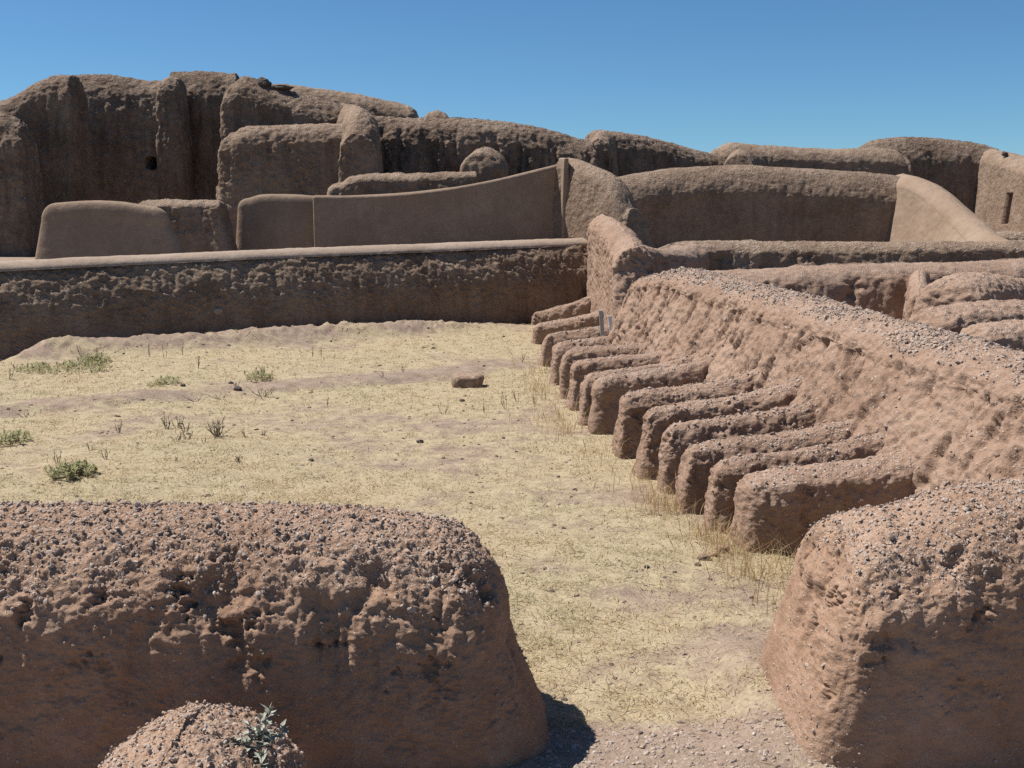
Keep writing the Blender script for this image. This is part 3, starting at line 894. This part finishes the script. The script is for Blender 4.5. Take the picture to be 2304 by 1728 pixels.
# rows of low walls between the battered wall and the enclosure
a = px_wall('low_room_wall', [(1490, 566), (1530, 545), (1600, 541), (1750, 543), (1950, 543), (2150, 542), (2450, 540)], [19.4, 19.8, 20, 20, 20, 20, 20], 0.4, base=(0.6, 0.65), top=(0.4, 0.42), r=0.22, end0=(0.3, 0.2), end1=(0.2, 0.1), res=0.03, seed=151, style='rough', mat=M_FAR, tune=(.8, 1, 1.1, 1, .6))
tag(a[0], 'long low room wall in front of the shaded enclosure', 'wall')
a = wall('low_room_wall', [at(1436, 549, 18.5), at(1490, 560, 18.9), at(1550, 549, 19.6)], 0.4, base=(0.4, 0.4), top=(0.32, 0.32), r=0.25, end0=(0.2, 0.15), end1=(0.3, 0.2), res=0.03, seed=152, style='rough', mat=M_PINK)
tag(a[0], 'small curved wall joining the sunlit corner wall to the low room walls', 'wall')
a = px_wall('low_room_wall', [(1560, 612), (1640, 607), (1780, 601), (1950, 596), (2150, 589), (2450, 580)], [16.2, 16.2, 16.2, 16.3, 16.4, 16.5], 0.3, base=(0.6, 0.65), top=(0.4, 0.45), r=0.28, end0=(0.3, 0.2), end1=(0.2, 0.1), res=0.026, seed=153, style='rough', mat=M_PINK, smooth_low=0.2)
tag(a[0], 'second low room wall just behind the crest of the battered wall', 'wall')
a = wall('cross_wall', [at(2072, 604, 15.9), at(2070, 616, 15.0), at(2072, 660, 14.3)], 0.3, base=(0.24, 0.24), top=(0.13, 0.13), r=0.1, end0=(0.1, 0.1), end1=(0.25, 0.08), res=0.024, seed=155, style='fin', mat=M_PINK)
tag(a[0], 'narrow cross wall standing out from the second low room wall', 'wall')
a = px_wall('low_room_wall', [(2150, 626), (2185, 614), (2260, 622), (2330, 634), (2450, 646)], [12.6, 12.9, 13.4, 13.9, 14.4], 0.3, base=(0.6, 0.7), top=(0.4, 0.42), r=0.3, end0=(0.42, 0.26), end1=(0.2, 0.1), res=0.022, seed=157, style='slope', mat=M_PINK, er=2.0, tune=(.6, .6, .8, .5, .3))
tag(a[0], 'rounded pebbly wall end at the right edge behind the battered wall crest', 'wall')
a = px_wall('low_room_wall', [(2120, 690), (2180, 681), (2300, 677), (2420, 674)], [11.6, 11.7, 11.9, 12.1], 0.3, base=(0.5, 0.5), top=(0.35, 0.38), r=0.25, end0=(0.4, 0.25), end1=(0.2, 0.1), res=0.022, seed=159, style='slope', mat=M_PINK, er=2.0, tune=(.6, .6, .8, .5, .3))
tag(a[0], 'pebbly low wall below the rounded wall end at the right edge', 'wall')
a = px_wall('low_room_wall', [(2220, 728), (2290, 722), (2420, 718)], [10.6, 10.7, 10.8], 0.3, base=(0.4, 0.4), top=(0.3, 0.3), r=0.2, end0=(0.3, 0.2), end1=(0.2, 0.1), res=0.02, seed=161, style='slope', mat=M_PINK, er=2.0, tune=(.6, .6, .8, .5, .3))
tag(a[0], 'lowest small wall touching the battered crest at the right edge', 'wall')


# ------------------------------------------------------------------ stones
def stone(name, c, rad, mat, label, cat='stone', seed=0, amp=0.3, group=None, cut=None):
    v, f = ICO3
    r_ = 1 + amp * fbm(v * 1.0, 0.9, 3, seed)[:, None]
    V = v * r_ * np.array(rad)
    if cut:
        V[:, 2] = np.clip(V[:, 2], -cut * rad[2], cut * rad[2])
        V += 0.02 * fbm(V, 0.08, 3, seed + 5)[:, None] * v
    o = mesh_obj(name, V + np.array(c), f, mat, c, None, True)
    tag(o, label, cat, group)
    return o


x, y, _ = ground_at(1050, 872)
v, f = ICO3
B_ = np.sign(v) * np.abs(v) ** 0.45
B_ = B_ / np.abs(B_).max() * np.array([0.22, 0.17, 0.10])
B_ += v * (0.05 * fbm(B_, 0.16, 3, 9) + 0.015 * fbm(B_, 0.04, 2, 19))[:, None]
o = mesh_obj('earth_block', B_ + np.array([x, y + 0.15, gz(x, y) + 0.06]), f, M_BLOCK, (x, y + 0.15, gz(x, y)), None, True)
tag(o, 'flat-topped brown block lying alone in the dry grass', 'block')

for k, (px_, py_, rr, lb) in enumerate([(625, 686, 0.065, 'pale round stone lodged high in the face of the far courtyard wall'),
                                        (621, 716, 0.05, 'small pale stone at the foot of the far courtyard wall below the round one'),
                                        (490, 699, 0.075, 'flat pale stone set in the left part of the far courtyard wall'),
                                        (776, 703, 0.05, 'small tan stone low in the middle of the far courtyard wall'),
                                        (918, 715, 0.05, 'small tan stone near the foot of the far courtyard wall, right of the others')]):
    lo, hi = 10.0, 30.0
    for _ in range(50):
        md = (lo + hi) / 2
        X_, Y_, Z_ = at(px_, py_, md)
        lo, hi = (md, hi) if Y_ < far_line(X_) - 0.10 else (lo, md)
    stone('stone', (X_, Y_, Z_), (rr * 1.1, rr * 1.3, rr), M_ROCK, lb, seed=200 + k)
for k, (px_, py_, Y_, rr, lb) in enumerate([(592, 186, 30.0, (0.20, 0.16, 0.13), 'dark stone on the crest of the pitted upper ruin wall'),
                                            (632, 197, 30.0, (0.34, 0.14, 0.07), 'flat dark slab on the crest beside the dark stone'),
                                            (2261, 346, 35.4, (0.09, 0.09, 0.07), 'small dark stone on the crest of the slotted wall')]):
    c = at(px_, py_, Y_)
    stone('stone', c, rr, M_DROCK, lb, seed=220 + k, amp=0.5)
for k, (px_, py_, rr) in enumerate([(945, 995, 0.030), (700, 1038, 0.022), (1268, 1193, 0.014), (1455, 1281, 0.016), (1582, 1264, 0.034), (1606, 1254, 0.026), (1627, 1243, 0.036), (1570, 1277, 0.02),
                                    (535, 880, 0.045), (520, 872, 0.03), (1040, 905, 0.03), (975, 790, 0.03), (412, 880, 0.03)]):
    x, y, _ = ground_at(px_, py_)
    o = stone('stone', (x, y, gz(x, y) + rr * 0.3), (rr * 1.2, rr, rr * 0.8), M_BLOCK if k in (4, 5, 6, 7) else M_DROCK,
              'brown clod fallen at the foot of the nearest partition' if k in (4, 5, 6, 7) else 'small dark stone lying loose in the dry grass', seed=240 + k, amp=0.5,
              group='clods at the nearest partition' if k in (4, 5, 6, 7) else 'small dark stones in the grass')

# gravel in the doorway, and grit over the courtyard floor
n = 2600
gx, gy = rng.uniform(0.1, 2.0, n), 4.15 + 0.75 * rng.random(n) ** 1.3
ok = ground_h(gx, gy) < 0.4
gx, gy = gx[ok], gy[ok]
gn = np.zeros((len(gx), 3)); gn[:, 2] = 1
pebbles('gravel', np.stack([gx, gy, ground_h(gx, gy)], 1), gn + rng.normal(size=gn.shape) * 0.2, 0.005 * (3.6 ** (rng.random(len(gx)) ** 2)), M_PEB, rng)
n = 5000
gy = 4.6 * (24 / 4.6) ** (rng.random(n) ** 1.25)
gx = rng.uniform(-0.48, 0.30, n) * gy
ok = (gx < rwall_x(gy) - 0.2) & (gy < far_line(gx) - 0.3) & (rng.random(n) > 0.75 * grassy(gx, gy))
gx, gy = gx[ok], gy[ok]
gn = np.zeros((len(gx), 3)); gn[:, 2] = 1
tn = np.array([(0.119, 0.093, 0.076), (0.212, 0.162, 0.128), (0.323, 0.255, 0.204), (0.255, 0.196, 0.162)])[rng.integers(0, 4, len(gx))]
pebbles('grit', np.stack([gx, gy, ground_h(gx, gy)], 1), gn, 0.005 * (4.5 ** (rng.random(len(gx)) ** 2)) * (0.7 + gy / 16), M_PEB, rng, tints=tn)

# ------------------------------------------------------------------ dry grass
n = 300000
gy = 4.5 * (24.3 / 4.5) ** (rng.random(n) ** 0.95)
gx = rng.uniform(-0.50, 0.34, n) * gy
ok = (gx < rwall_x(gy) - 0.1) & (gy < far_line(gx) - 0.05)
gx, gy = gx[ok], gy[ok]
den = grassy(gx, gy)
P_ = np.stack([gx, gy, 0 * gx], 1)
clump = sst(-0.25, 0.35, fbm(P_, 0.28, 2, 81))
ok = rng.random(len(gx)) < den ** 1.5 * (0.25 + 0.75 * clump)
gx, gy, den = gx[ok], gy[ok], den[ok]
n = len(gx)
g0 = np.stack([gx, gy, ground_h(gx, gy) - 0.005], 1)
ln = rng.uniform(0.02, 0.075, n) * (0.7 + 0.6 * den) * np.where(rng.random(n) < 0.03, 2.0, 1.0)
lean = rng.normal(size=(n, 2)) * 1.0
az = rng.uniform(0, 2 * math.pi, n)
wd = (0.0010 + 0.00026 * gy) * rng.uniform(0.7, 1.3, n)
sx_ = np.stack([np.cos(az), np.sin(az), 0 * az], 1) * wd[:, None]
mid = g0 + np.stack([lean[:, 0] * 0.35, lean[:, 1] * 0.35, np.full(n, 0.33)], 1) * ln[:, None]
tip = g0 + np.stack([lean[:, 0], lean[:, 1], np.full(n, 0.42)], 1) * ln[:, None]
V = np.stack([g0 - sx_, g0 + sx_, mid + sx_ * 0.8, mid - sx_ * 0.8, tip], 1)
k = np.arange(n) * 5
F4 = np.stack([k, k + 1, k + 2, k + 3], 1)
F3 = np.stack([k + 3, k + 2, k + 4], 1)
F = np.vstack([np.stack([k, k + 1, k + 2], 1), np.stack([k, k + 2, k + 3], 1), F3])
c1, c2, c3 = np.array((0.536, 0.428, 0.268)), np.array((0.432, 0.324, 0.193)), np.array((0.611, 0.531, 0.376))
u = rng.random((n, 1))
cc = np.where(u < 0.5, c1, np.where(u < 0.75, c2, c3)) * rng.uniform(0.85, 1.12, (n, 1))
hue = sst(-0.3, 0.4, fbm(np.stack([gx, gy, 0 * gx], 1), 1.4, 2, 91))[:, None]
cc = cc * (1 - 0.10 * hue * np.array((1.0, 0.2, 0.3)))
o = mesh_obj('dry_grass', V, F, M_STRAW, (0, 0, 0), None, False, {'tint': np.repeat(cc, 5, axis=0)})
tag(o, 'short dry straw-coloured grass covering the courtyard floor', 'grass')
o['kind'] = 'stuff'

# tall straw along the feet of the partitions and in the corner by the right wall
n = 3400
t_ = rng.random(n)
gy = np.interp(t_, [0, 0.55, 1], [6.6, 9.5, 17.5])
gx = rwall_x(gy) - 1.35 + rng.normal(size=n) * 0.16
sel = rng.random(n) < 0.22
gx[sel] = rng.uniform(1.35, 2.3, sel.sum())
gy[sel] = rng.uniform(6.3, 7.4, sel.sum())
P_ = np.stack([gx, gy, 0 * gx], 1)
ok = rng.random(n) < 0.15 + 0.85 * sst(-0.1, 0.4, fbm(P_, 0.6, 2, 95))
gx, gy = gx[ok], gy[ok]
n = len(gx)
g0 = np.stack([gx, gy, ground_h(gx, gy) - 0.005], 1)
ln = rng.uniform(0.08, 0.30, n)
lean = rng.normal(size=(n, 2)) * 0.45
az = rng.uniform(0, 2 * math.pi, n)
sx_ = np.stack([np.cos(az), np.sin(az), 0 * az], 1) * (0.0014 + 0.0001 * gy)[:, None]
mid = g0 + np.stack([lean[:, 0] * 0.35, lean[:, 1] * 0.35, np.full(n, 0.6)], 1) * ln[:, None]
tip = g0 + np.stack([lean[:, 0], lean[:, 1], np.full(n, 0.92)], 1) * ln[:, None]
V = np.stack([g0 - sx_, g0 + sx_, mid + sx_ * 0.8, mid - sx_ * 0.8, tip], 1)
k = np.arange(n) * 5
F = np.vstack([np.stack([k, k + 1, k + 2], 1), np.stack([k, k + 2, k + 3], 1), np.stack([k + 3, k + 2, k + 4], 1)])
cc = np.where(rng.random((n, 1)) < 0.6, np.array((0.50, 0.355, 0.18)), np.array((0.55, 0.44, 0.27))) * rng.uniform(0.8, 1.1, (n, 1))
o = mesh_obj('tall_dry_grass', V, F, M_STRAW, (0, 0, 0), None, False, {'tint': np.repeat(cc, 5, axis=0)})
tag(o, 'taller golden dry stalks growing along the feet of the partitions', 'grass')
o['kind'] = 'stuff'


# ------------------------------------------------------------------ weeds
class Tw:
    def __init__(s):
        s.V, s.F, s.n = [], [], []

    def stick(s, a, b, r0, r1):
        a, b = Vector(a), Vector(b)
        d = (b - a).normalized()
        u = d.orthogonal().normalized()
        v = d.cross(u)
        k = len(s.V)
        for p, r in ((a, r0), (b, r1)):
            for j in range(4):
                an = j * math.pi / 2
                s.V.append(tuple(p + (u * math.cos(an) + v * math.sin(an)) * r))
        for j in range(4):
            s.F.append((k + j, k + (j + 1) % 4, k + 4 + (j + 1) % 4, k + 4 + j))
            s.n.append(0)

    def leaf(s, a, d, up, l, w_):
        a, d = Vector(a), Vector(d).normalized()
        sd_ = d.cross(Vector(up)).normalized()
        nn = sd_.cross(d)
        k = len(s.V)
        for p in (a, a + d * l * 0.5 + sd_ * w_ + nn * l * 0.08, a + d * l, a + d * l * 0.5 - sd_ * w_ + nn * l * 0.08):
            s.V.append(tuple(p))
        s.F.append((k, k + 1, k + 2, k + 3))
        s.n.append(1)

    def build(s, name, p, mats, tint=None):
        root = bpy.data.objects.new(name, None)
        S.collection.objects.link(root)
        root.location = p
        root.empty_display_size = 0.1
        V, F, n = np.array(s.V), np.array(s.F), np.array(s.n)
        for k, part in ((0, 'stems'), (1, 'leaves')):
            f = F[n == k]
            u, inv = np.unique(f.ravel(), return_inverse=True)
            q = mesh_obj(part, V[u], inv.reshape(-1, 4), mats[k], p, root, False, None if tint is None or k == 0 else {'tint': tint[u]})
            q['kind'] = 'stuff'
        return root


R = random.Random(11)


def dead_weed(p, h, stems, spread, mat, label, group, thick=0.006):
    w_ = Tw()
    for _ in range(stems):
        an, l = R.uniform(0, 6.28), h * R.uniform(0.55, 1.0)
        b0 = Vector(p) + Vector((math.cos(an), math.sin(an), 0)) * min(spread * 0.2, 0.012) + Vector((0, 0, -0.02))
        tip_ = Vector(p) + Vector((math.cos(an) * spread * R.uniform(0.2, 1), math.sin(an) * spread * R.uniform(0.2, 1), l))
        mid_ = (b0 + tip_) / 2 + Vector((R.uniform(-1, 1), R.uniform(-1, 1), 0)) * spread * 0.15
        w_.stick(b0, mid_, thick, thick * 0.8)
        w_.stick(mid_, tip_, thick * 0.8, thick * 0.45)
        for _ in range(5):
            q = mid_.lerp(tip_, R.uniform(-0.3, 1))
            w_.stick(q, q + Vector((R.uniform(-1, 1), R.uniform(-1, 1), R.uniform(0.2, 1))) * h * 0.16, thick * 0.6, thick * 0.3)
            w_.leaf(q, (R.uniform(-1, 1), R.uniform(-1, 1), R.uniform(0, 1)), (0.1, 0.2, 1), h * 0.12, h * 0.025)
    o = mesh_obj('dead_weed', w_.V, w_.F, mat, p, None, False)
    tag(o, label, 'weed', group)


def green_weed(p, rx, ry, h, nleaf, label, mat=M_GREEN):
    w_ = Tw()
    for _ in range(nleaf * 4 // 10):
        an, rr = R.uniform(0, 6.28), R.random() ** 0.6
        hh = h * (1 - 0.6 * rr) * R.uniform(0.2, 1)
        q = Vector(p) + Vector((math.cos(an) * rr * rx, math.sin(an) * rr * ry, 0))
        q.z = gz(q.x, q.y)
        e = q + Vector((R.uniform(-1, 1) * 0.05, R.uniform(-1, 1) * 0.05, hh))
        w_.stick(q, e, 0.003, 0.002)
        for _ in range(3):
            w_.leaf(q.lerp(e, R.uniform(0.4, 1)), (R.uniform(-1, 1), R.uniform(-1, 1), R.uniform(-0.1, 1)), (0.1, 0.2, 1), 0.045 + h * 0.15, 0.011 + 0.02 * h)
    tc = np.array((0.36, 0.35, 0.19)) * np.random.default_rng(nleaf).uniform(0.7, 1.2, (len(w_.V), 1))
    o = w_.build('green_weed', p, (M_WEED, mat), tc)
    tag(o, label, 'weed')


for px_, py_, rx, ry, h, nl, lb in [(150, 838, 0.75, 0.5, 0.14, 420, 'wide patch of green weed near the foot of the far courtyard wall'),
                                    (215, 822, 0.26, 0.3, 0.20, 240, 'brighter green weed at the right tip of the wide green patch'),
                                    (165, 1078, 0.22, 0.2, 0.16, 260, 'small bright green weed just above the left foreground wall'),
                                    (8, 1000, 0.25, 0.3, 0.18, 160, 'dull green weed cut by the left edge of the picture'),
                                    (370, 876, 0.22, 0.25, 0.12, 110, 'pale green weed beside the bare earth step'),
                                    (585, 862, 0.2, 0.3, 0.22, 100, 'thin yellowish green weed standing on the bare earth step')]:
    x, y, _ = ground_at(px_, py_)
    green_weed((x, y, gz(x, y)), rx, ry, h, nl, lb)

DW = [  # px, py foot, height, stems, spread, dark?
    (337, 808, 0.28, 3, 0.06, 0), (372, 812, 0.30, 3, 0.06, 0), (410, 805, 0.28, 2, 0.05, 0), (446, 838, 0.32, 4, 0.10, 0), (182, 812, 0.22, 4, 0.10, 0), (218, 810, 0.22, 5, 0.12, 0),
    (702, 812, 0.24, 3, 0.06, 0), (722, 814, 0.26, 3, 0.06, 0), (375, 965, 0.24, 8, 0.10, 1), (400, 962, 0.16, 8, 0.10, 1), (418, 970, 0.13, 8, 0.08, 1), (267, 978, 0.16, 6, 0.08, 1),
    (490, 984, 0.22, 26, 0.17, 1), (395, 998, 0.12, 7, 0.14, 1), (420, 990, 0.11, 7, 0.10, 1), (553, 982, 0.14, 4, 0.06, 0), (590, 978, 0.10, 4, 0.06, 0), (460, 1000, 0.10, 5, 0.08, 1),
    (128, 1050, 0.17, 4, 0.07, 0), (240, 1040, 0.13, 5, 0.06, 1), (205, 1020, 0.10, 4, 0.06, 0), (394, 1042, 0.06, 5, 0.05, 1), (535, 1040, 0.09, 9, 0.11, 0),
    (590, 892, 0.18, 14, 0.22, 1), (533, 876, 0.13, 6, 0.10, 1), (735, 914, 0.14, 3, 0.05, 0), (998, 930, 0.16, 5, 0.10, 0), (1090, 928, 0.13, 4, 0.06, 0), (1138, 922, 0.24, 4, 0.08, 1),
    (1164, 905, 0.20, 4, 0.08, 0), (1203, 912, 0.18, 4, 0.07, 0), (862, 855, 0.13, 5, 0.10, 0), (905, 846, 0.15, 4, 0.06, 0), (1173, 818, 0.24, 4, 0.10, 0),
    (20, 860, 0.26, 5, 0.12, 0), (36, 838, 0.12, 4, 0.06, 1), (60, 935, 0.10, 8, 0.14, 1), (500, 895, 0.08, 10, 0.24, 1), (445, 898, 0.07, 10, 0.24, 1), (1055, 735, 0.25, 4, 0.08, 0)]
for px_, py_, h, st_, spd, dk in DW:
    x, y, _ = ground_at(px_, py_)
    dead_weed((x, y, gz(x, y)), h * 0.82, max(2, st_ * 3 // 4), spd, M_DARKWEED if dk else M_WEED,
              'low dark bushy dead weed in the dry grass' if dk else 'thin upright brown weed stalk in the dry grass',
              'dark dead weeds in the courtyard' if dk else 'thin brown weed stalks in the courtyard', 0.0042 if y > 9 else 0.003)

# silvery weed on the stub
w_ = Tw()
p0 = Vector((-0.93, 3.78, 0.455))
for (dx, dz, dy) in [(0.01, 0.12, 0.0), (0.045, 0.15, 0.0), (-0.04, 0.10, 0.02), (-0.10, 0.03, 0.0), (0.06, 0.05, -0.04), (0.03, -0.02, -0.10), (0.09, 0.08, 0.0)]:
    e = p0 + Vector((dx, dy, dz))
    w_.stick(p0, e, 0.0035, 0.002)
    for _ in range(18):
        q = p0.lerp(e, R.uniform(0.25, 1.05))
        w_.leaf(q, (R.uniform(-1, 1), R.uniform(-1, 1), R.uniform(-0.3, 0.9)), (0.1, 0.2, 1), R.uniform(0.028, 0.05), 0.011)
w_.stick(p0, p0 + Vector((-0.14, -0.01, 0.03)), 0.004, 0.003)
o = w_.build('silver_weed', p0, (M_SILVER, M_SILVER))
tag(o, 'small silvery leafed weed growing on the gravelly stub', 'weed')
